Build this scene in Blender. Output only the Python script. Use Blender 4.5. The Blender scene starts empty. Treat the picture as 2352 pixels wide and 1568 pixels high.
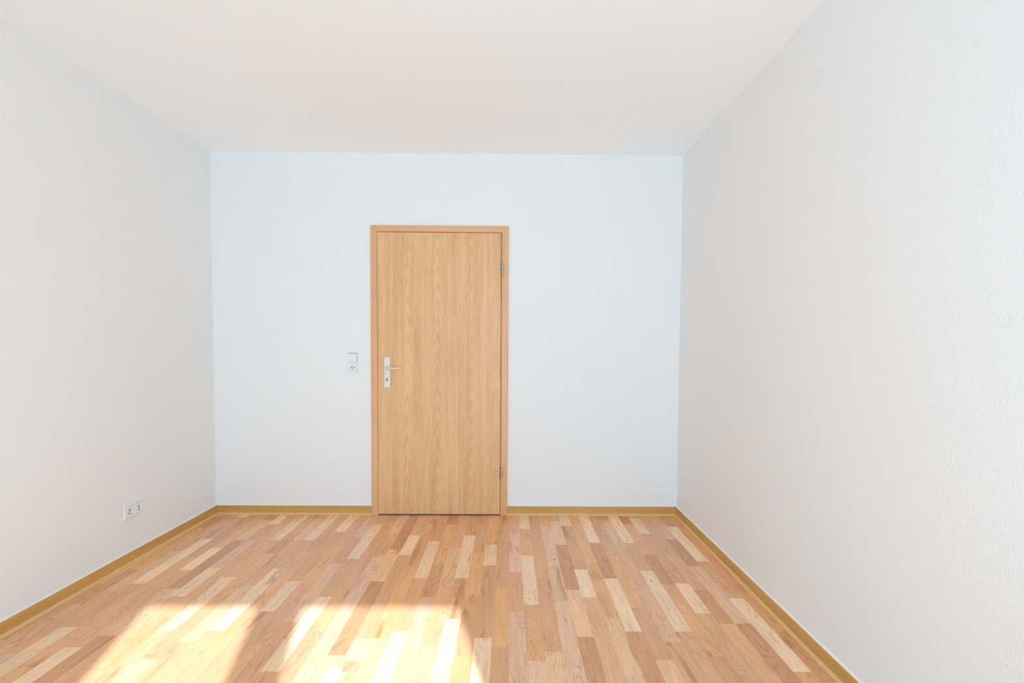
import bpy, bmesh, math, random
from mathutils import Matrix, Vector

def lin(r, g, b):
    f = lambda c: c / 12.92 if c <= 0.04045 else ((c + 0.055) / 1.055) ** 2.4
    return (f(r / 255), f(g / 255), f(b / 255), 1.0)

# ---------------------------------------------------------------- tuning
SKY, SUN = 13.6, 12.4
SKYC = (0.498, 0.79, 0.992, 1)
SUNC = (0.75, 0.88, 1.0)
WIN = (1.00, 3.05, 0.04, 2.34)
GLASS = ((1.28, 1.80), (1.985, 2.715), 0.14, 2.157)
WALLC = (0.865, 0.875, 0.882)
CEILC = (0.935, 0.97, 0.995)
DOOR_D, DOOR_L = lin(212, 160, 110), lin(234, 190, 142)
CAS_D, CAS_L = lin(212, 158, 110), lin(230, 182, 136)
BASE_D, BASE_L = lin(196, 146, 76), lin(214, 168, 100)
FOOT_LIT = lin(224, 184, 120)  # baseboard foot: light on its upward face put into the colour
FLOOR_ROUGH, FLOOR_SPEC = 0.30, 0.5
TINTS = {'L': (254, 218, 182), 'P': (242, 196, 162), 'B': (244, 198, 156), 'A': (238, 182, 132), 'M': (234, 180, 138), 'S': (232, 175, 134), 'D': (220, 162, 118)}

S = bpy.context.scene
COL = S.collection
random.seed(7)

# ---------------------------------------------------------------- room numbers (metres)
W, HC, D = 3.285, 2.538, 4.60          # width (x), ceiling height (z), room depth (y runs 0 .. -D)
WT = 0.30                              # thickness of the window wall

# ---------------------------------------------------------------- camera
cam_data = bpy.data.cameras.new('camera')
cam = bpy.data.objects.new('camera', cam_data)
COL.objects.link(cam)
right = Vector((0.99995057, -0.00803092, 0.00586244))
down = Vector((0.00553049, -0.04075151, -0.99915401))
fwd = Vector((0.00826302, 0.99913704, -0.04070508))
m = Matrix((right, -down, -fwd)).transposed().to_4x4()
m.translation = Vector((2.0769, -3.7109, 1.2016))
cam.matrix_world = m
cam_data.sensor_fit = 'HORIZONTAL'
cam_data.sensor_width = 36.0
cam_data.lens = 1206.2 * 36.0 / 2352.0
cam_data.shift_x = -2.45 / 2352.0
cam_data.shift_y = 60.74 / 2352.0
cam_data.clip_start = 0.02
S.camera = cam

# ---------------------------------------------------------------- light and exposure
world = bpy.data.worlds.new('sky')
S.world = world
world.use_nodes = True
wn = world.node_tree.nodes
bg = wn['Background']
bg.inputs['Color'].default_value = SKYC
bg.inputs['Strength'].default_value = SKY

sun_data = bpy.data.lights.new('sun', 'SUN')
sun = bpy.data.objects.new('sun', sun_data)
COL.objects.link(sun)
el, az = math.radians(31.3), math.atan(0.248)
travel = Vector((-math.sin(az) * math.cos(el), math.cos(az) * math.cos(el), -math.sin(el)))
sun.rotation_euler = travel.to_track_quat('-Z', 'Y').to_euler()
sun.location = (4.5, -9, 5)
sun_data.energy = SUN
sun_data.angle = math.radians(0.75)
sun_data.color = SUNC

S.view_settings.view_transform = 'Standard'
S.view_settings.look = 'None'
S.view_settings.exposure = -0.09
S.view_settings.gamma = 1.0
S.view_settings.use_curve_mapping = False
S.cycles.max_bounces = 24
S.cycles.diffuse_bounces = 16
S.cycles.glossy_bounces = 6
S.cycles.transparent_max_bounces = 8
S.cycles.caustics_reflective = True
S.cycles.caustics_refractive = False
S.cycles.sample_clamp_indirect = 6.0

# strips of the floor, column by column: kind of wood and distance from the back wall where it starts
COLS = {
 -30: 'L0 M.070 L.587 M1.100 L1.610 M2.120 L2.630 M3.140 L3.650 M4.160 L4.670 M5.180',
 -29: 'S0 D.070 A.279 S.940 P1.307 B1.781 S1.960 P2.327 B2.801 S2.980 P3.347 B3.821 S4.000 P4.367 B4.841',
 -28: 'B0 M.070 B.680 M1.186 P1.705 M2.206 P2.725 M3.226 P3.745 M4.246 P4.765 M5.266',
 -27: 'L0 M.070 L.482 M1.099 L1.510 M2.119 L2.530 M3.139 L3.550 M4.159 L4.570 M5.179',
 -26: 'A0 A.070 M.255 A.764 M1.286 A1.790 M2.306 A2.810 M3.326 A3.830 M4.346 A4.850',
 -25: 'M0 A.070 L.634 M.941 L1.659 M1.961 L2.679 M2.981 L3.699 M4.001 L4.719 M5.021',
 -24: 'D0 B.133 D.505 B1.153 D1.576 B2.217 D2.596 B3.237 D3.616 B4.257 D4.636 B5.277',
 -23: 'L0 M.216 P.505 L.916 M1.236 P2.100 M2.256 P3.120 M3.276 P4.140 M4.296 P5.160 M5.316',
 -22: 'A0 A.404 A.505 A.814 A1.424 B2.100 A2.444 B3.120 A3.464 B4.140 A4.484 B5.160 A5.504',
 -21: 'L0 M.505 L1.022 M1.535 L2.045 M2.555 L3.065 M3.575 L4.085 M4.595 L5.105 M5.615',
 -20: 'A0 S.355 D.505 A.714 S1.375 P1.742 B2.216 S2.395 P2.762 B3.236 S3.415 P3.782 B4.256 S4.435 P4.802 B5.276',
 -19: 'M0 B.095 M.505 B1.115 M1.621 P2.140 M2.641 P3.160 M3.661 P4.180 M4.681 P5.200 M5.701',
 -18: 'L0 M.505 L.917 M1.534 L1.945 M2.554 L2.965 M3.574 L3.985 M4.594 L5.005 M5.614',
 -17: 'M0 A.179 A.505 M.690 A1.199 M1.721 A2.225 M2.741 A3.245 M3.761 A4.265 M4.781 A5.285',
 -16: 'L0 M.356 A.505 L1.069 M1.376 L2.094 M2.396 L3.114 M3.416 L4.134 M4.436 L5.154 M5.456',
 -15: 'A0 M.122 A.505 M1.142 A1.630 M2.161 A2.650 M3.181 A3.670 M4.201 A4.690 M5.221 A5.710',
 -14: 'P0 S.447 P.849 S1.467 P1.879 S2.487 P2.899 S3.507 P3.919 S4.527 P4.939 S5.547',
 -13: 'A0 L.215 L.505 A.788 L1.235 A1.815 P2.249 A2.835 P3.269 A3.855 P4.289 A4.875 P5.309',
 -12: 'S0 A.156 S.505 A1.176 S1.539 B2.192 S2.559 B3.212 S3.579 B4.232 S4.599 B5.252 S5.619',
 -11: 'P0 B.358 A.505 P.745 B1.378 P1.783 B2.398 P2.803 B3.418 P3.823 B4.438 P4.843 B5.458',
 -10: 'D0 B.648 D1.071 B1.712 D2.091 B2.732 D3.111 B3.752 D4.131 B4.772',
 -9: 'P0 L.411 M.731 P1.595 M1.751 P2.615 M2.771 P3.635 M3.791 P4.655 M4.811',
 -8: 'A0 A.309 A.919 B1.595 A1.939 B2.615 A2.959 B3.635 A3.979 B4.655 A4.999',
 -7: 'M0 L.517 M1.030 L1.540 M2.050 L2.560 M3.070 L3.580 M4.090 L4.600 M5.110',
 -6: 'D0 A.209 S.870 P1.237 B1.711 S1.890 P2.257 B2.731 S2.910 P3.277 B3.751 S3.930 P4.297 B4.771',
 -5: 'M0 B.610 M1.116 P1.635 M2.136 P2.655 M3.156 P3.675 M4.176 P4.695 M5.196',
 -4: 'M0 L.412 M1.029 L1.440 M2.049 L2.460 M3.069 L3.480 M4.089 L4.500 M5.109',
 -3: 'A0 M.185 A.694 M1.216 A1.720 M2.236 A2.740 M3.256 A3.760 M4.276 A4.780',
 -2: 'A0 L.564 M.871 L1.589 M1.891 L2.609 M2.911 L3.629 M3.931 L4.649 M4.951',
 -1: 'A0 M.637 A1.125 M1.656 A2.145 M2.676 A3.165 M3.696 A4.185 M4.716 A5.205',
 0: 'M0 P.344 S.962 P1.374 S1.982 P2.394 S3.002 P3.414 S4.022 P4.434 S5.042',
 1: 'L0 A.283 L.730 A1.310 P1.744 A2.330 P2.764 A3.350 P3.784 A4.370 P4.804',
 2: 'S0 A.671 S1.034 B1.687 S2.054 B2.707 S3.074 B3.727 S4.094 B4.747 S5.114',
 3: 'A0 P.240 B.873 P1.278 B1.893 P2.298 B2.913 P3.318 B3.933 P4.338 B4.953',
 4: 'M0 B.137 D.568 B1.158 D1.581 B2.178 D2.601 B3.198 D3.621 B4.218 D4.641 B5.238',
 5: 'L0 M.230 L.920 M1.239 L1.940 M2.259 L2.960 M3.279 L3.980 M4.299 L5.000',
 6: 'A0 A.435 A.828 B1.432 P1.837 B2.452 P2.857 B3.472 P3.877 B4.492 P4.897',
 7: 'L0 D.534 L1.030 D1.540 L2.050 D2.560 L3.070 D3.580 L4.090 D4.600 L5.110',
 8: 'M0 A.736 S1.338 B1.741 S2.358 B2.761 S3.378 B3.781 S4.398 B4.801',
 9: 'D0 B.114 M.617 B1.127 M1.620 B2.147 M2.640 B3.167 M3.660 B4.187 M4.680 B5.207',
 10: 'L0 M.535 L.936 M1.539 L1.956 M2.559 L2.976 M3.579 L3.996 M4.599 L5.016',
 11: 'D0 A.208 D.715 A1.100 D1.719 A2.120 D2.739 A3.140 D3.759 A4.160 D4.779',
 12: 'A0 L.073 M.378 L1.084 M1.386 L2.104 M2.406 L3.124 M3.426 L4.144 M4.446 L5.164',
 13: 'A0 M.140 M.720 D1.158 A1.478 M1.740 D2.178 A2.498 M2.760 D3.198 A3.518 M3.780 D4.218 A4.538 M4.800',
 14: 'P0 D.471 P.874 D1.474 P1.894 D2.494 P2.914 D3.514 P3.934 D4.534 P4.954',
 15: 'D0 L.242 A.811 L1.244 A1.814 L2.264 A2.834 L3.284 A3.854 L4.304 A4.874',
 16: 'A0 S.720 A1.162 S1.534 S1.740 A2.182 S2.554 S2.760 A3.202 S3.574 S3.780 A4.222 S4.594 S4.800',
 17: 'A0 M.500 S.900 M1.520 S1.920 M2.540 S2.940 M3.560 S3.960 M4.580 S4.980',
}

# ---------------------------------------------------------------- helpers

def mat(name):
    mt = bpy.data.materials.new(name)
    mt.use_nodes = True
    nt = mt.node_tree
    b = nt.nodes['Principled BSDF']
    return mt, nt, b

def N(nt, kind, **kw):
    n = nt.nodes.new(kind)
    for k, v in kw.items():
        if k in n.inputs:
            n.inputs[k].default_value = v
        else:
            setattr(n, k, v)
    return n

def plain(name, col, rough=0.4, metal=0.0, bump=0.0, scale=400.0, var=0.03):
    """a plain colour with a slight procedural mottling"""
    mt, nt, b = mat(name)
    co = N(nt, 'ShaderNodeTexCoord')
    no = N(nt, 'ShaderNodeTexNoise', Scale=scale, Detail=3.0)
    nt.links.new(co.outputs['Object'], no.inputs['Vector'])
    hs = N(nt, 'ShaderNodeMixRGB')
    hs.inputs['Color1'].default_value = tuple(c * (1 - var) for c in col[:3]) + (1,)
    hs.inputs['Color2'].default_value = tuple(min(1, c * (1 + var)) for c in col[:3]) + (1,)
    nt.links.new(no.outputs['Fac'], hs.inputs['Fac'])
    nt.links.new(hs.outputs['Color'], b.inputs['Base Color'])
    b.inputs['Roughness'].default_value = rough
    b.inputs['Metallic'].default_value = metal
    if bump:
        bp = N(nt, 'ShaderNodeBump', Strength=bump, Distance=0.001)
        nt.links.new(no.outputs['Fac'], bp.inputs['Height'])
        nt.links.new(bp.outputs['Normal'], b.inputs['Normal'])
    return mt

def obj(name, bm, material, parent=None, smooth=False, loc=None):
    bmesh.ops.recalc_face_normals(bm, faces=bm.faces[:])
    me = bpy.data.meshes.new(name)
    bm.to_mesh(me)
    bm.free()
    if smooth:
        for p in me.polygons:
            p.use_smooth = True
    me.materials.append(material)
    o = bpy.data.objects.new(name, me)
    COL.objects.link(o)
    if parent is not None:
        o.parent = parent
    if loc is not None:
        o.location = loc
    return o

def tag(o, label=None, cat=None, group=None, kind=None):
    if label: o['label'] = label
    if cat: o['category'] = cat
    if group: o['group'] = group
    if kind: o['kind'] = kind
    return o

def empty(name, loc, rz=0.0):
    o = bpy.data.objects.new(name, None)
    o.empty_display_size = 0.05
    COL.objects.link(o)
    o.location = loc
    o.rotation_euler = (0, 0, rz)
    return o

def box(bm, x0, x1, y0, y1, z0, z1, bevel=0.0, seg=2):
    r = bmesh.ops.create_cube(bm, size=1.0)
    vs = r['verts']
    for v in vs:
        v.co.x = x0 if v.co.x < 0 else x1
        v.co.y = y0 if v.co.y < 0 else y1
        v.co.z = z0 if v.co.z < 0 else z1
    if bevel:
        es = list({e for v in vs for e in v.link_edges})
        bmesh.ops.bevel(bm, geom=es, offset=bevel, segments=seg, affect='EDGES', profile=0.5)
    return bm

def rrect(w, h, r, n=6):
    """rounded rectangle outline, counter-clockwise, centred"""
    pts = []
    for cx, cz, a0 in ((w/2-r, h/2-r, 0), (-w/2+r, h/2-r, 90), (-w/2+r, -h/2+r, 180), (w/2-r, -h/2+r, 270)):
        for i in range(n + 1):
            a = math.radians(a0 + 90 * i / n)
            pts.append((cx + r * math.cos(a), cz + r * math.sin(a)))
    return pts

def loft(bm, loops, cap0=True, cap1=True):
    rings = [[bm.verts.new(p) for p in lp] for lp in loops]
    n = len(rings[0])
    for a, b in zip(rings, rings[1:]):
        for i in range(n):
            bm.faces.new((a[i], a[(i+1) % n], b[(i+1) % n], b[i]))
    if cap0: bm.faces.new(rings[0][::-1])
    if cap1: bm.faces.new(rings[-1])
    return rings

def plate_loops(w, h, r, depth, edge=0.002, cx=0.0, cz=0.0, back=0.0):
    """loops of a soft-edged plate standing on y = -back and facing -y"""
    L = []
    for inset, y in ((0, 0), (0, depth - edge), (edge * 0.3, depth - edge * 0.3), (edge, depth)):
        L.append([(cx + x, -(back + y), cz + z) for x, z in rrect(w - 2*inset, h - 2*inset, max(r - inset, 0.0004))])
    return L

def sweep_z(bm, prof, ends):
    """prof: 2-D outline; ends: two functions mapping an outline point to 3-D"""
    a = [bm.verts.new(ends[0](*p)) for p in prof]
    b = [bm.verts.new(ends[1](*p)) for p in prof]
    n = len(prof)
    for i in range(n):
        bm.faces.new((a[i], a[(i+1) % n], b[(i+1) % n], b[i]))
    bm.faces.new(a[::-1]); bm.faces.new(b)

def cyl(bm, c, axis, r, length, n=20, cham=0.0):
    """closed cylinder from point c along axis ('x','-y','z')"""
    def P(u, v, t):
        if axis == 'z': return (c[0]+u, c[1]+v, c[2]+t)
        if axis == '-y': return (c[0]+u, c[1]-t, c[2]+v)
        return (c[0]+t, c[1]+u, c[2]+v)
    L = []
    sec = [(r, 0), (r, length)] if not cham else [(r-cham, 0), (r, cham), (r, length-cham), (r-cham, length)]
    for rr, t in sec:
        L.append([P(rr*math.cos(2*math.pi*i/n), rr*math.sin(2*math.pi*i/n), t) for i in range(n)])
    loft(bm, L)

# ---------------------------------------------------------------- materials
def wall_material(name, col, bump, scale=190.0):
    mt, nt, b = mat(name)
    co = N(nt, 'ShaderNodeTexCoord')
    n1 = N(nt, 'ShaderNodeTexNoise', Scale=scale, Detail=4.0, Roughness=0.6)
    n2 = N(nt, 'ShaderNodeTexNoise', Scale=1.1, Detail=2.0)
    nt.links.new(co.outputs['Object'], n1.inputs['Vector'])
    nt.links.new(co.outputs['Object'], n2.inputs['Vector'])
    mx = N(nt, 'ShaderNodeMixRGB')
    mx.inputs['Color1'].default_value = tuple(c * 0.985 for c in col) + (1,)
    mx.inputs['Color2'].default_value = tuple(c for c in col) + (1,)
    nt.links.new(n2.outputs['Fac'], mx.inputs['Fac'])
    nt.links.new(mx.outputs['Color'], b.inputs['Base Color'])
    b.inputs['Roughness'].default_value = 0.9
    b.inputs['Specular IOR Level'].default_value = 0.15
    bp = N(nt, 'ShaderNodeBump', Strength=bump, Distance=0.002)
    nt.links.new(n1.outputs['Fac'], bp.inputs['Height'])
    nt.links.new(bp.outputs['Normal'], b.inputs['Normal'])
    return mt

M_WALL = wall_material('white_woodchip_paint', WALLC, 0.8, 150.0)
M_CEIL = wall_material('white_ceiling_paint', CEILC, 0.12)
M_SEAL = plain('white_acrylic_sealant', lin(238, 236, 232), 0.6)
M_PLASTIC = plain('white_switch_plastic', lin(236, 237, 238), 0.28)
M_PLASTIC2 = plain('bright_white_plastic', lin(246, 247, 249), 0.3)
M_DARK = plain('dark_contact', lin(34, 32, 38), 0.5)
M_STEEL = plain('satin_steel', lin(188, 180, 170), 0.32, 0.85, 0.0, 900, 0.06)
M_BRACKET = plain('dark_hinge_metal', lin(92, 76, 66), 0.45, 0.6)
M_ALU = plain('champagne_aluminium', lin(226, 221, 210), 0.42, 0.35, 0.02, 700, 0.03)
M_GAP_SHADE = plain('dark_gap_shade', lin(70, 68, 84), 0.7)  # shade inside narrow gaps, painted as a dark colour
M_DARKROOM = plain('unlit_hall_plaster', lin(120, 118, 118), 0.9)
M_UPVC = plain('white_window_frame', lin(238, 239, 240), 0.3)

def decor_wood(name, c_dark, c_light, rough, along='z', figure=1.0, spec=0.5, flames=()):
    """straight-grained printed wood with a few cathedral figures; grain runs along one object axis"""
    mt, nt, b = mat(name)
    co = N(nt, 'ShaderNodeTexCoord')
    mp = N(nt, 'ShaderNodeMapping')
    sc = {'z': (1, 1, 0.045), 'x': (0.045, 1, 1), 'y': (1, 0.045, 1)}[along]
    mp.inputs['Scale'].default_value = sc
    nt.links.new(co.outputs['Object'], mp.inputs['Vector'])
    fine = N(nt, 'ShaderNodeTexNoise', Scale=330.0, Detail=4.0, Roughness=0.65)
    broad = N(nt, 'ShaderNodeTexNoise', Scale=26.0, Detail=3.0, Roughness=0.55)
    nt.links.new(mp.outputs['Vector'], fine.inputs['Vector'])
    nt.links.new(mp.outputs['Vector'], broad.inputs['Vector'])
    mp2 = N(nt, 'ShaderNodeMapping')
    mp2.inputs['Scale'].default_value = {'z': (1, 1, 0.05), 'x': (0.05, 1, 1), 'y': (1, 0.05, 1)}[along]
    nt.links.new(co.outputs['Object'], mp2.inputs['Vector'])
    fig = N(nt, 'ShaderNodeTexNoise', Scale=6.0, Detail=0.5, Roughness=0.3)
    nt.links.new(mp2.outputs['Vector'], fig.inputs['Vector'])
    mul = N(nt, 'ShaderNodeMath', operation='MULTIPLY'); mul.inputs[1].default_value = 120.0
    nt.links.new(fig.outputs['Fac'], mul.inputs[0])
    sn = N(nt, 'ShaderNodeMath', operation='SINE')
    nt.links.new(mul.outputs[0], sn.inputs[0])
    # value = .5*fine + .35*broad + .12*sin
    a1 = N(nt, 'ShaderNodeMath', operation='MULTIPLY_ADD'); a1.inputs[1].default_value = 0.55
    nt.links.new(fine.outputs['Fac'], a1.inputs[0])
    a0 = N(nt, 'ShaderNodeMath', operation='MULTIPLY'); a0.inputs[1].default_value = 0.45
    nt.links.new(broad.outputs['Fac'], a0.inputs[0])
    nt.links.new(a0.outputs[0], a1.inputs[2])
    a2 = N(nt, 'ShaderNodeMath', operation='MULTIPLY_ADD'); a2.inputs[1].default_value = 0.040 * figure
    nt.links.new(sn.outputs[0], a2.inputs[0])
    nt.links.new(a1.outputs[0], a2.inputs[2])
    value = a2.outputs[0]
    if flames:                                  # slim columns of nested flame-shaped rings
        sp = N(nt, 'ShaderNodeSeparateXYZ')
        nt.links.new(co.outputs['Object'], sp.inputs[0])
        def mth(op, *args):
            n = N(nt, 'ShaderNodeMath', operation=op)
            for i, a in enumerate(args):
                if isinstance(a, (int, float)): n.inputs[i].default_value = a
                else: nt.links.new(a, n.inputs[i])
            return n.outputs[0]
        for cx, sign, fz in flames:
            d = mth('SUBTRACT', sp.outputs['X'], cx)
            d2 = mth('MULTIPLY', d, d)
            ph = mth('MULTIPLY_ADD', sp.outputs['Z'], fz, mth('MULTIPLY', d2, 9000.0 * sign))
            ph = mth('MULTIPLY_ADD', fig.outputs['Fac'], 30.0, ph)
            sn2 = mth('SINE', ph)
            mr = N(nt, 'ShaderNodeMapRange'); mr.interpolation_type = 'SMOOTHSTEP'
            nt.links.new(mth('ABSOLUTE', d), mr.inputs['Value'])
            mr.inputs['From Min'].default_value = 0.012; mr.inputs['From Max'].default_value = 0.034
            mr.inputs['To Min'].default_value = 1.0; mr.inputs['To Max'].default_value = 0.0
            value = mth('MULTIPLY_ADD', mth('MULTIPLY', sn2, mr.outputs['Result']), 0.055, value)
    cr = N(nt, 'ShaderNodeValToRGB')
    cr.color_ramp.elements[0].position = 0.36
    cr.color_ramp.elements[0].color = c_dark
    cr.color_ramp.elements[1].position = 0.62
    cr.color_ramp.elements[1].color = c_light
    nt.links.new(value, cr.inputs['Fac'])
    nt.links.new(cr.outputs['Color'], b.inputs['Base Color'])
    b.inputs['Roughness'].default_value = rough
    b.inputs['Specular IOR Level'].default_value = spec
    bp = N(nt, 'ShaderNodeBump', Strength=0.04, Distance=0.0005)
    nt.links.new(fine.outputs['Fac'], bp.inputs['Height'])
    nt.links.new(bp.outputs['Normal'], b.inputs['Normal'])
    return mt

M_DOOR = decor_wood('beech_decor_leaf', DOOR_D, DOOR_L, 0.46, 'z', 0.6, 0.5,
                     ((-0.223, 1, 46.0), (-0.011, 1, 52.0), (0.222, -1, 58.0)))
M_CASING = decor_wood('beech_decor_casing', CAS_D, CAS_L, 0.46, 'z', 0.3, 0.5)
M_CASING_H = decor_wood('beech_decor_casing_head', CAS_D, CAS_L, 0.42, 'x', 0.3)
M_BASE_X = decor_wood('ochre_baseboard_across', BASE_D, BASE_L, 0.5, 'x', 0.2)
M_BASE_Y = decor_wood('ochre_baseboard_along', BASE_D, BASE_L, 0.5, 'y', 0.2)
M_FOOT_LIT = plain('ochre_foot_lit', FOOT_LIT, 0.5)

def floor_material():
    mt, nt, b = mat('beech_strip_laminate')
    at = N(nt, 'ShaderNodeAttribute', attribute_name='tint')
    ge = N(nt, 'ShaderNodeNewGeometry')
    # every strip shifts its own grain by its seed (alpha of the tint)
    sd = N(nt, 'ShaderNodeVectorMath', operation='SCALE')
    cx = N(nt, 'ShaderNodeCombineXYZ')
    cx.inputs[0].default_value = 37.0; cx.inputs[1].default_value = 61.0; cx.inputs[2].default_value = 83.0
    nt.links.new(cx.outputs[0], sd.inputs[0])
    nt.links.new(at.outputs['Alpha'], sd.inputs['Scale'])
    ad = N(nt, 'ShaderNodeVectorMath', operation='ADD')
    nt.links.new(ge.outputs['Position'], ad.inputs[0])
    nt.links.new(sd.outputs[0], ad.inputs[1])
    def mapped(sx, sy):
        mp = N(nt, 'ShaderNodeMapping')
        mp.inputs['Scale'].default_value = (sx, sy, 1)
        nt.links.new(ad.outputs[0], mp.inputs['Vector'])
        return mp.outputs['Vector']
    def noise(v, scale, det=3.0, rough=0.55, dist=0.0):
        n = N(nt, 'ShaderNodeTexNoise', Scale=scale, Detail=det, Roughness=rough, Distortion=dist)
        nt.links.new(v, n.inputs['Vector'])
        return n.outputs['Fac']
    def math2(op, a, v, c=None):
        n = N(nt, 'ShaderNodeMath', operation=op)
        nt.links.new(a, n.inputs[0])
        if hasattr(v, 'links'): nt.links.new(v, n.inputs[1])
        else: n.inputs[1].default_value = v
        if c is not None:
            if hasattr(c, 'links'): nt.links.new(c, n.inputs[2])
            else: n.inputs[2].default_value = c
        return n.outputs[0]
    def ramp(a, lo, hi, v0=0.0, v1=1.0):
        n = N(nt, 'ShaderNodeMapRange')
        n.interpolation_type = 'SMOOTHSTEP'
        nt.links.new(a, n.inputs['Value'])
        n.inputs['From Min'].default_value = lo; n.inputs['From Max'].default_value = hi
        n.inputs['To Min'].default_value = v0; n.inputs['To Max'].default_value = v1
        return n.outputs['Result']
    fine = noise(mapped(1, 0.06), 420.0, 3.0, 0.6)
    med = noise(mapped(1, 0.09), 55.0, 3.0, 0.5)
    # growth-ring lines: contours of a smooth stretched noise
    ring = noise(mapped(1, 0.22), 13.0, 1.5, 0.45, 0.4)
    fr = math2('FRACT', math2('MULTIPLY', ring, 12.0), 0.0)
    line = math2('MULTIPLY', ramp(fr, 0.55, 0.93), ramp(fr, 0.93, 1.0, 1.0, 0.0))
    ringmask = ramp(noise(mapped(1, 0.3), 8.0, 1.0), 0.42, 0.62)
    line = math2('MULTIPLY', line, ringmask)
    # broad darker heart streaks
    streak = ramp(noise(mapped(1, 0.13), 16.0, 2.0, 0.5, 0.6), 0.60, 0.74)
    # small knots
    vo = N(nt, 'ShaderNodeTexVoronoi', Scale=5.5, feature='F1')
    nt.links.new(mapped(1.5, 0.7), vo.inputs['Vector'])
    knot = math2('MULTIPLY', ramp(vo.outputs['Distance'], 0.02, 0.075, 1.0, 0.0), ramp(noise(ad.outputs[0], 2.3, 0.0), 0.50, 0.62))
    def mix(c1, col, f, mode='MULTIPLY'):
        n = N(nt, 'ShaderNodeMixRGB', blend_type=mode)
        nt.links.new(f, n.inputs['Fac'])
        nt.links.new(c1, n.inputs['Color1'])
        n.inputs['Color2'].default_value = col
        return n.outputs['Color']
    c = at.outputs['Color']
    c = mix(c, (0.90, 0.86, 0.82, 1), ramp(fine, 0.40, 0.70))
    c = mix(c, (0.90, 0.88, 0.86, 1), ramp(med, 0.35, 0.70))
    c = mix(c, (0.80, 0.69, 0.60, 1), math2('MULTIPLY', line, 0.72))
    c = mix(c, (0.70, 0.56, 0.46, 1), math2('MULTIPLY', streak, 0.85))
    c = mix(c, (0.42, 0.28, 0.20, 1), math2('MULTIPLY', knot, 0.9))
    nt.links.new(c, b.inputs['Base Color'])
    b.inputs['Roughness'].default_value = FLOOR_ROUGH
    b.inputs['Specular IOR Level'].default_value = FLOOR_SPEC
    bp = N(nt, 'ShaderNodeBump', Strength=0.03, Distance=0.0004)
    nt.links.new(fine, bp.inputs['Height'])
    nt.links.new(bp.outputs['Normal'], b.inputs['Normal'])
    return mt
M_FLOOR = floor_material()
M_SUBFLOOR = plain('dark_underlay', lin(110, 78, 52), 0.9)

def pane_material():
    mt = bpy.data.materials.new('clear_window_glass')
    mt.use_nodes = True
    nt = mt.node_tree
    nt.nodes.clear()
    out = N(nt, 'ShaderNodeOutputMaterial')
    tr = N(nt, 'ShaderNodeBsdfTransparent'); tr.inputs['Color'].default_value = (0.96, 0.97, 0.97, 1)
    gl = N(nt, 'ShaderNodeBsdfGlossy'); gl.inputs['Roughness'].default_value = 0.02
    fr = N(nt, 'ShaderNodeFresnel', IOR=1.45)
    mx = N(nt, 'ShaderNodeMixShader')
    nt.links.new(fr.outputs[0], mx.inputs[0])
    nt.links.new(tr.outputs[0], mx.inputs[1]); nt.links.new(gl.outputs[0], mx.inputs[2])
    nt.links.new(mx.outputs[0], out.inputs['Surface'])
    return mt
M_PANE = pane_material()

# ---------------------------------------------------------------- room shell
DX0, DX1, DZ1 = 1.150, 2.028, 1.998          # clear opening behind the door leaf
WX0, WX1, WZ0, WZ1 = WIN                     # window opening

bm = bmesh.new()                              # back wall with the door opening and the dark hall side closed off
box(bm, -0.15, DX0, 0, 0.14, -0.1, HC + 0.1)
box(bm, DX1, W + 0.15, 0, 0.14, -0.1, HC + 0.1)
box(bm, DX0, DX1, 0, 0.14, DZ1, HC + 0.1)
box(bm, DX0, DX1, 0.10, 0.14, -0.1, DZ1)
o = obj('wall_back', bm, M_WALL); tag(o, 'white painted back wall around the beech door', 'wall', kind='structure')

bm = bmesh.new(); box(bm, -0.15, 0, -D - WT, 0, -0.1, HC + 0.1)
o = obj('wall_left', bm, M_WALL); tag(o, 'white textured wall on the left with a double socket low down', 'wall', kind='structure')
bm = bmesh.new(); box(bm, W, W + 0.15, -D - WT, 0, -0.1, HC + 0.1)
o = obj('wall_right', bm, M_WALL); tag(o, 'bare white textured wall on the right side of the room', 'wall', kind='structure')
bm = bmesh.new(); box(bm, 0, W, -D - WT, 0, HC, HC + 0.1)
o = obj('ceiling', bm, M_CEIL); tag(o, 'plain smooth white ceiling over the empty room', 'ceiling', kind='structure')
bm = bmesh.new()
y0, y1 = -D - WT, -D
box(bm, 0, WX0, y0, y1, -0.1, HC)
box(bm, WX1, W, y0, y1, -0.1, HC)
box(bm, WX0, WX1, y0, y1, -0.1, WZ0)
box(bm, WX0, WX1, y0, y1, WZ1, HC)
o = obj('wall_front', bm, M_WALL); tag(o, 'white window wall behind the viewer', 'wall', kind='structure')

# ---------------------------------------------------------------- window (behind the viewer, lets the sun and the sky in)
win = empty('window_1', (0, -D - WT + 0.09, WZ0))
tag(win, 'white two-sash window in the wall behind the viewer', 'window', kind='structure')
fy0, fy1 = -0.035, 0.035
zt = WZ1 - WZ0
G1, G2, GZ0, GZ1 = GLASS                     # glass openings (x from, x to), heights above the window's base
def ring_frame(bm, x0, x1, z0, z1, gx0, gx1, gz0, gz1, ya, yb):
    box(bm, x0, gx0, ya, yb, z0, z1); box(bm, gx1, x1, ya, yb, z0, z1)
    box(bm, gx0, gx1, ya, yb, z0, gz0); box(bm, gx0, gx1, ya, yb, gz1, z1)
mid = (G1[1] + G2[0]) / 2
for a, b_, g in ((WX0, mid, G1), (mid, WX1, G2)):
    bm = bmesh.new(); ring_frame(bm, a, b_, 0, zt, g[0], g[1], GZ0, GZ1, fy0, fy1)
    s = obj('sash', bm, M_UPVC, win)
    bm = bmesh.new(); box(bm, g[0], g[1], -0.006, 0.0, GZ0, GZ1)
    obj('pane', bm, M_PANE, s)
bm = bmesh.new(); box(bm, WX0, WX1, 0.04, 0.22, -0.0, 0.025)
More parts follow.
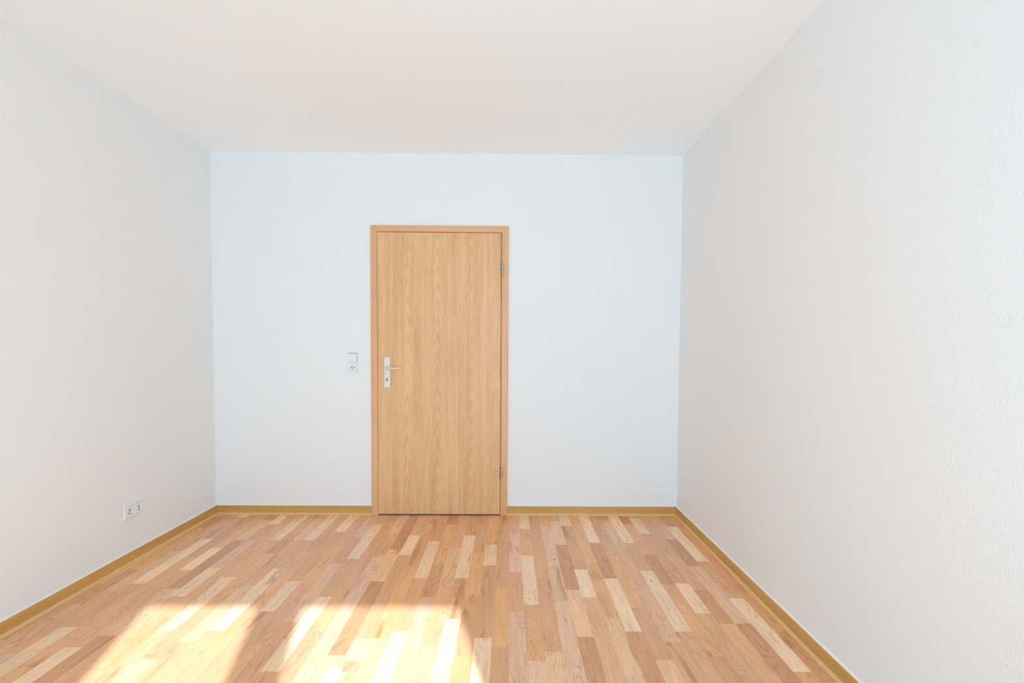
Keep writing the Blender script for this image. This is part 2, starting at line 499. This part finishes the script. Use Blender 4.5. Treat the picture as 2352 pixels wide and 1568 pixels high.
obj('sill', bm, M_UPVC, win)
pl = bpy.data.lights.new('daylight_portal', 'AREA')
pl.shape = 'RECTANGLE'; pl.size = WX1 - WX0; pl.size_y = zt
po = bpy.data.objects.new('daylight_portal', pl); COL.objects.link(po)
po.location = ((WX0 + WX1) / 2, -D - WT - 0.01, (WZ0 + WZ1) / 2)
po.rotation_euler = (math.radians(90), 0, 0)
pl.cycles.is_portal = True

# ---------------------------------------------------------------- floor: strips of laminate, each its own piece
floor_bm = bmesh.new(); box(floor_bm, -0.02, W + 0.02, -D - 0.02, 0.12, -0.10, -0.0085)
floor = obj('floor', floor_bm, M_SUBFLOOR)
tag(floor, 'beech strip laminate floor of mixed light and brown planks', 'floor', kind='structure')

TINT = {k: lin(*v) for k, v in TINTS.items()}
SX, SW, EDGE = 2.0835, 0.0705, 0.0005
def strip_mesh(verts, faces, cols, x0, x1, y0, y1, col):
    b = len(verts)
    for z, i in ((-0.0085, 0), (-EDGE, 0), (0.0, EDGE)):
        verts.extend([(x0+i, y0+i, z), (x1-i, y0+i, z), (x1-i, y1-i, z), (x0+i, y1-i, z)])
    for r in (0, 4):
        for i in range(4):
            j = (i+1) % 4
            faces.append((b+r+i, b+r+j, b+r+4+j, b+r+4+i))
    faces.append((b+8, b+9, b+10, b+11))
    cols.extend([col] * 12)
def strip_object(name, verts, faces, cols, parent):
    me = bpy.data.meshes.new(name)
    me.from_pydata(verts, [], faces)
    a = me.attributes.new('tint', 'FLOAT_COLOR', 'POINT')
    a.data.foreach_set('color', [c for col in cols for c in col])
    me.materials.append(M_FLOOR)
    me.update()
    o = bpy.data.objects.new(name, me)
    COL.objects.link(o)
    o.parent = parent
    return o
rv, rf, rc = [], [], []
rnd = random.Random(11)
nplank = 0
for k, spec in COLS.items():
    x0, x1 = SX + SW * k, SX + SW * (k + 1)
    x0, x1 = max(x0, 0.004), min(x1, W - 0.004)
    if x1 - x0 < 0.008: continue
    items = [(s[0], -float(s[1:])) for s in spec.split()]
    for i, (c, ya) in enumerate(items):
        yb = items[i+1][1] if i + 1 < len(items) else -D
        yb = max(yb, -D)
        if ya <= -D + 0.01: break
        if i == 0: ya = 0.115 if DX0 + 0.02 < (x0 + x1) / 2 < DX1 - 0.02 else -0.004
        base = TINT[c]
        j = rnd.uniform(0.93, 1.07); h = rnd.uniform(-0.008, 0.022)
        col = (base[0]*j*(1+h), base[1]*j, base[2]*j*(1-h*1.6), rnd.random())
        # is any of the strip in the picture?  (the frame ends a little short of y = -1.90)
        seen = ya > -1.90 and x1 > 0.0
        if seen:
            v, f, cc = [], [], []
            strip_mesh(v, f, cc, x0, x1, yb, ya, col)
            strip_object('plank', v, f, cc, floor); nplank += 1
        else:
            strip_mesh(rv, rf, rc, x0, x1, yb, ya, col)
o = strip_object('plank_field', rv, rf, rc, floor)
tag(o, kind='stuff')
print('planks', nplank)

# ---------------------------------------------------------------- baseboards with a light-painted foot and a sealant bead
BT, BH = 0.012, 0.0645
PROF_B = [(0.0, 0.0), (BT, 0.0), (BT, BH - 0.003), (BT - 0.0012, BH - 0.0008), (BT - 0.003, BH), (0.0, BH)]
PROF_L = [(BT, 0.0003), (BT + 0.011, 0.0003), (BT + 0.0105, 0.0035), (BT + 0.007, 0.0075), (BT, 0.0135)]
PROF_S = [(0.0, BH), (BT - 0.004, BH), (BT - 0.0065, BH + 0.0012), (0.0016, BH + 0.0026), (0.0, BH + 0.0040)]
CX0, CX1 = 1.1085, 2.0715                      # outer edges of the door casing
def skirting(name, label, ends, material):
    bm = bmesh.new(); sweep_z(bm, PROF_B, ends)
    o = obj(name, bm, material); tag(o, label, 'baseboard', kind='structure')
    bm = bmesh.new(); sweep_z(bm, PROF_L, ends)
    tag(obj('foot_lit', bm, M_FOOT_LIT, o), 'ochre foot along the floor, painted lighter as if catching light')
    bm = bmesh.new(); sweep_z(bm, PROF_S, ends)
    tag(obj('sealant_bead', bm, M_SEAL, o), 'white sealant bead along the top')
    return o
skirting('baseboard_left', 'ochre wood-effect baseboard along the left wall under the double socket',
         (lambda d, z: (d, -d, z), lambda d, z: (d, -D, z)), M_BASE_Y)
skirting('baseboard_right', 'ochre wood-effect baseboard along the bare right wall',
         (lambda d, z: (W - d, -d, z), lambda d, z: (W - d, -D, z)), M_BASE_Y)
skirting('baseboard_back', 'ochre wood-effect baseboard on the back wall from the left corner to the door',
         (lambda d, z: (d, -d, z), lambda d, z: (CX0, -d, z)), M_BASE_X)
skirting('baseboard_back.001', 'ochre wood-effect baseboard on the back wall from the door to the right corner',
         (lambda d, z: (CX1, -d, z), lambda d, z: (W - d, -d, z)), M_BASE_X)

# ---------------------------------------------------------------- door
door = empty('door_1', (1.588, 0, 0))
tag(door, 'closed flush beech door with lever handle in the back wall', 'door', kind='structure')
dx = -1.588
LX0, LX1, LZ0, LZ1, LY = 1.1580, 2.0180, 0.0085, 1.9900, -0.0185   # leaf
cw = LX0 - 0.0010 - CX0                         # casing width, left
cwr = CX1 - LX1 - 0.003
CZ = 2.0395
def casing_profile(w):
    t = 0.0155
    p = [(0, 0), (0, t - 0.0015), (0.0015, t)]
    r = 0.011
    for i in range(7):
        a = math.radians(90 * i / 6)
        p.append((w - r + r * math.sin(a), t - r + r * math.cos(a)))
    p.append((w, 0.0))
    return p
ch = CZ - LZ1 - 0.003
bm = bmesh.new()
sweep_z(bm, casing_profile(cw), (lambda u, d: (CX0 + u + dx, -d, 0.0004), lambda u, d: (CX0 + u + dx, -d, CZ - u * ch / cw)))
obj('door_jamb', bm, M_CASING, door)
bm = bmesh.new()
sweep_z(bm, casing_profile(cwr), (lambda u, d: (CX1 - u + dx, -d, 0.0004), lambda u, d: (CX1 - u + dx, -d, CZ - u * ch / cwr)))
obj('door_jamb', bm, M_CASING, door)
bm = bmesh.new()
sweep_z(bm, casing_profile(ch), (lambda u, d: (CX0 + u * cw / ch + dx + 0.0004, -d, CZ - u), lambda u, d: (CX1 - u * cwr / ch + dx - 0.0004, -d, CZ - u)))
obj('door_head', bm, M_CASING_H, door)
# rebate behind the leaf edge
bm = bmesh.new()
box(bm, DX0 + dx, LX0 + 0.004 + dx, -0.001, 0.10, 0.0004, DZ1)
box(bm, LX1 - 0.004 + dx, DX1 + dx, -0.001, 0.10, 0.0004, DZ1)
box(bm, LX0 + 0.004 + dx, LX1 - 0.004 + dx, -0.001, 0.10, LZ1 - 0.004, DZ1)
obj('door_rebate', bm, M_CASING, door)
bm = bmesh.new(); box(bm, LX0 + dx, LX1 + dx, LY, 0.022, LZ0, LZ1, 0.0016, 2)
leaf = obj('door_leaf', bm, M_DOOR, door)
bm = bmesh.new(); box(bm, LX0 + 0.016 + dx, LX1 - 0.012 + dx, LY + 0.004, LY + 0.016, 0.0012, LZ0 - 0.0002)  # dark strip stands in for the shade under the leaf
tag(obj('bottom_shadow', bm, M_GAP_SHADE, leaf), 'dark strip painting the shadow gap along the bottom edge')

# handle: long plate, lever, keyhole, three screws
HX, HZ = 1.2245, 1.0150
bm = bmesh.new(); loft(bm, plate_loops(0.0410, 0.2160, 0.0035, 0.0075, 0.0022, HX + dx, HZ, -LY))
plate = obj('handle_plate', bm, M_ALU, door)
PY = LY - 0.0075
PZ = 1.0468
bm = bmesh.new()
path = [((HX + 0.003, PY + 0.001, PZ), 0.0098, 0.0098), ((HX + 0.003, PY - 0.020, PZ), 0.0092, 0.0092), ((HX + 0.0035, PY - 0.036, PZ), 0.0092, 0.0092),
        ((HX + 0.0065, PY - 0.045, PZ), 0.0094, 0.0092), ((HX + 0.0135, PY - 0.050, PZ), 0.0080, 0.0086), ((HX + 0.030, PY - 0.051, PZ), 0.0062, 0.0078),
        ((HX + 0.065, PY - 0.050, PZ - 0.0005), 0.0056, 0.0064), ((HX + 0.098, PY - 0.049, PZ - 0.001), 0.0050, 0.0052), ((HX + 0.1065, PY - 0.049, PZ - 0.001), 0.0038, 0.0040), ((HX + 0.1085, PY - 0.049, PZ - 0.001), 0.0012, 0.0012)]
loops = []
for i, (p, ra, rb) in enumerate(path):
    a = Vector(path[max(i-1, 0)][0]); c = Vector(path[min(i+1, len(path)-1)][0])
    tdir = (c - a).normalized()
    side = Vector((0, 0, 1)).cross(tdir).normalized()
    loops.append([tuple(Vector(p) + side * ra * math.cos(2*math.pi*j/18) + Vector((0, 0, rb * math.sin(2*math.pi*j/18))) + Vector((dx, 0, 0))) for j in range(18)])
loft(bm, loops)
obj('lever', bm, M_ALU, plate, smooth=True)
bm = bmesh.new()                                # keyhole: round top, wider slot below
kz = 0.9665
cyl(bm, (HX - 0.001 + dx, PY + 0.001, kz + 0.0075), '-y', 0.0036, 0.0013, 16)
loft(bm, plate_loops(0.0072, 0.0165, 0.003, 0.0013, 0.0002, HX - 0.001 + dx, kz - 0.0045, -PY - 0.001))
tag(obj('keyhole', bm, M_DARK, plate), 'dark keyhole')
for sx, sz in ((-0.0125, 0.1000), (0.0135, 0.1000), (0.0, -0.1005)):
    bm = bmesh.new(); cyl(bm, (HX + sx + dx, PY + 0.0008, HZ + sz), '-y', 0.0026, 0.0013, 14, 0.0004)
    obj('screw', bm, M_STEEL, plate, smooth=False)
# two hinges on the right
for z0, z1 in ((1.6985, 1.7795), (0.2630, 0.3445)):
    hx = LX1 + 0.0105 + dx
    hy = LY - 0.0065
    bm = bmesh.new()
    zs = z0 + (z1 - z0) * 0.49
    cyl(bm, (hx, hy, z0), 'z', 0.0065, zs - z0 - 0.0006, 22, 0.0009)
    cyl(bm, (hx, hy, zs), 'z', 0.0065, z1 - zs, 22, 0.0009)
    h = obj('hinge', bm, M_STEEL, door, smooth=False)
    bm = bmesh.new()
    box(bm, hx - 0.0108, hx - 0.005, hy + 0.0005, hy + 0.0125, z0 + 0.002, z1 - 0.002)
    tag(obj('hinge_bracket', bm, M_BRACKET, h), 'dark bracket')
    bm = bmesh.new(); cyl(bm, (hx - 0.0112, hy + 0.0030, z1 - 0.024), '-y', 0.0021, 0.003, 12)
    obj('hinge_screw', bm, M_STEEL, h)

# ---------------------------------------------------------------- sockets and switch
def insert_mesh(cz, y, w=0.0600):
    """square insert with the round 39 mm recess of an earthed socket, facing -y, standing on y"""
    bm = bmesh.new()
    n = 40; R = 0.0195; proud = 0.0022; depth = 0.0115
    sq = rrect(w, w, 0.003, 9)                  # 40 points
    def angle_sorted(pts): return sorted(pts, key=lambda p: math.atan2(p[1], p[0]))
    sq = angle_sorted(sq)
    ci = [math.atan2(p[1], p[0]) for p in sq]
    L = [[(x, y, z + cz) for x, z in sq],
         [(x, y - proud + 0.0006, z + cz) for x, z in sq],
         [(x * 0.985, y - proud, z * 0.985 + cz) for x, z in sq],
         [((R + 0.0012) * math.cos(a), y - proud, (R + 0.0012) * math.sin(a) + cz) for a in ci],
         [(R * math.cos(a), y - proud + 0.0008, R * math.sin(a) + cz) for a in ci],
         [(R * 0.97 * math.cos(a), y - proud + depth, R * 0.97 * math.sin(a) + cz) for a in ci]]
    loft(bm, L, cap0=False)
    return bm, y - proud + depth

def socket(parent, cx, cz, y):
    bm, fy = insert_mesh(0, y)
    s = obj('socket_insert', bm, M_PLASTIC, parent, loc=(cx, 0, cz))
    for px in (-0.0095, 0.0095):
        bm = bmesh.new(); cyl(bm, (px, fy + 0.0005, 0), '-y', 0.0034, 0.0013, 16)
        obj('contact_hole', bm, M_DARK, s)
    for sg in (-1, 1):
        bm = bmesh.new(); box(bm, -0.0044, 0.0044, fy - 0.0112, fy, sg * 0.0160 - 0.0027, sg * 0.0160 + 0.0027, 0.0005, 1)
        obj('earth_clip', bm, M_DARK, s)
    bm = bmesh.new(); cyl(bm, (0, fy + 0.0005, 0), '-y', 0.0014, 0.0011, 12)
    obj('screw', bm, M_STEEL, s)
    return s

FD = 0.0110                                     # depth of a cover frame
def frame_two(parent, vertical):
    """double cover frame with two square openings, as one mesh"""
    bm = bmesh.new()
    w, h = (0.0765, 0.1475) if vertical else (0.1475, 0.0765)
    op = 0.0612
    # side bars, top and bottom bars and a bridge, from the wall to the rim
    rim = FD
    def bar(x0, x1, z0, z1, bev=0.0012): box(bm, x0, x1, -rim, 0.0, z0, z1, bev, 2)
    ox, oz = (op / 2, op / 2 + 0.0355) if vertical else (op / 2 + 0.0355, op / 2)
    bar(-w/2, -ox, -h/2 + 0.0008, h/2 - 0.0008, 0.0026); bar(ox, w/2, -h/2 + 0.0008, h/2 - 0.0008, 0.0026)
    bar(-w/2 + 0.0008, w/2 - 0.0008, oz, h/2, 0.0026); bar(-w/2 + 0.0008, w/2 - 0.0008, -h/2, -oz, 0.0026)
    if vertical: bar(-ox - 0.002, ox + 0.002, -(0.0355 - op/2), 0.0355 - op/2)
    else: bar(-(0.0355 - op/2), 0.0355 - op/2, -oz - 0.002, oz + 0.002)
    return obj('cover_frame', bm, M_PLASTIC, parent)

sw = empty('light_switch', (0.9794, 0, 1.0826))
tag(sw, 'white light switch with an earthed socket below it, left of the door handle', 'light switch')
frame_two(sw, True)
bm = bmesh.new()                                # rocker, its lower edge pressed in a little
w2 = 0.0580 / 2
RX, RZ = -0.0008, 0.0355 - 0.0010            # sits a little low and left, so a dark gap shows above and at the right
z0, z1 = 0.0355 - w2, 0.0355 + w2
pts = []
lo, hi = 0.0145, 0.0128
L = []
for inset, dd in ((0, 0.0), (0, 1.0), (0.0012, 1.0)):
    ring = []
    for x, z in rrect(2*(w2-inset), 2*(w2-inset), 0.0025):
        f = (z + w2) / (2*w2)
        yy = -0.003 if dd == 0 else -(lo * (1-f) + hi * f) + (0.001 if inset == 0 else 0)
        ring.append((x + RX, yy, z + RZ))
    L.append(ring)
loft(bm, L)
obj('rocker', bm, M_PLASTIC, sw)
bm = bmesh.new(); box(bm, -0.0306, 0.0306, -0.0025, 0.0, 0.0049, 0.0661)
obj('gap_backing', bm, M_GAP_SHADE, sw)  # dark backing: shade in the gap round the rocker put into its colour
socket(sw, 0, -0.0355, -(FD - 0.0014))

ds = empty('wall_socket', (0.0, -0.8190, 0.2902), math.radians(90))
tag(ds, 'white double earthed socket low on the left wall above the baseboard', 'socket')
frame_two(ds, False)
socket(ds, -0.0355, 0, -(FD - 0.0014))
socket(ds, 0.0355, 0, -(FD - 0.0014))

# ---------------------------------------------------------------- white plastic casing lying at the picture's lower edge
pc = empty('plastic_casing', (1.4405, -1.99, 0.0))
tag(pc, 'white plastic casing with a rounded end lying on the sunlit floor', 'plastic casing')
bm = bmesh.new()
out = [(-0.0285, -0.20), (0.0285, -0.20), (0.0285, 0.170)]
for i in range(1, 7):
    a = math.radians(90 * i / 6)
    out.append((0.0285 - 0.016 + 0.016 * math.cos(a), 0.170 + 0.016 * math.sin(a)))
out += [(-0.006, 0.1975)]
for i in range(1, 6):
    a = math.radians(90 + 90 * i / 5)
    out.append((-0.0285 + 0.010 + 0.010 * math.cos(a), 0.190 + 0.010 * math.sin(a)))
def inset(pts, d):
    c = Vector((0, 0))
    return [(x * (1 - d / 0.0285), (y if y < 0 else y - d)) for x, y in pts]
L = [[(x, y, 0.0) for x, y in out], [(x, y, 0.006) for x, y in out],
     [(x, y, 0.0085) for x, y in inset(out, 0.001)], [(x, y, 0.010) for x, y in inset(out, 0.0035)]]
loft(bm, L)
obj('casing_body', bm, M_PLASTIC2, pc)
bm = bmesh.new(); box(bm, 0.0283, 0.0440, 0.1555, 0.1645, 0.0, 0.005, 0.0012, 2)
obj('side_tab', bm, M_PLASTIC2, pc)
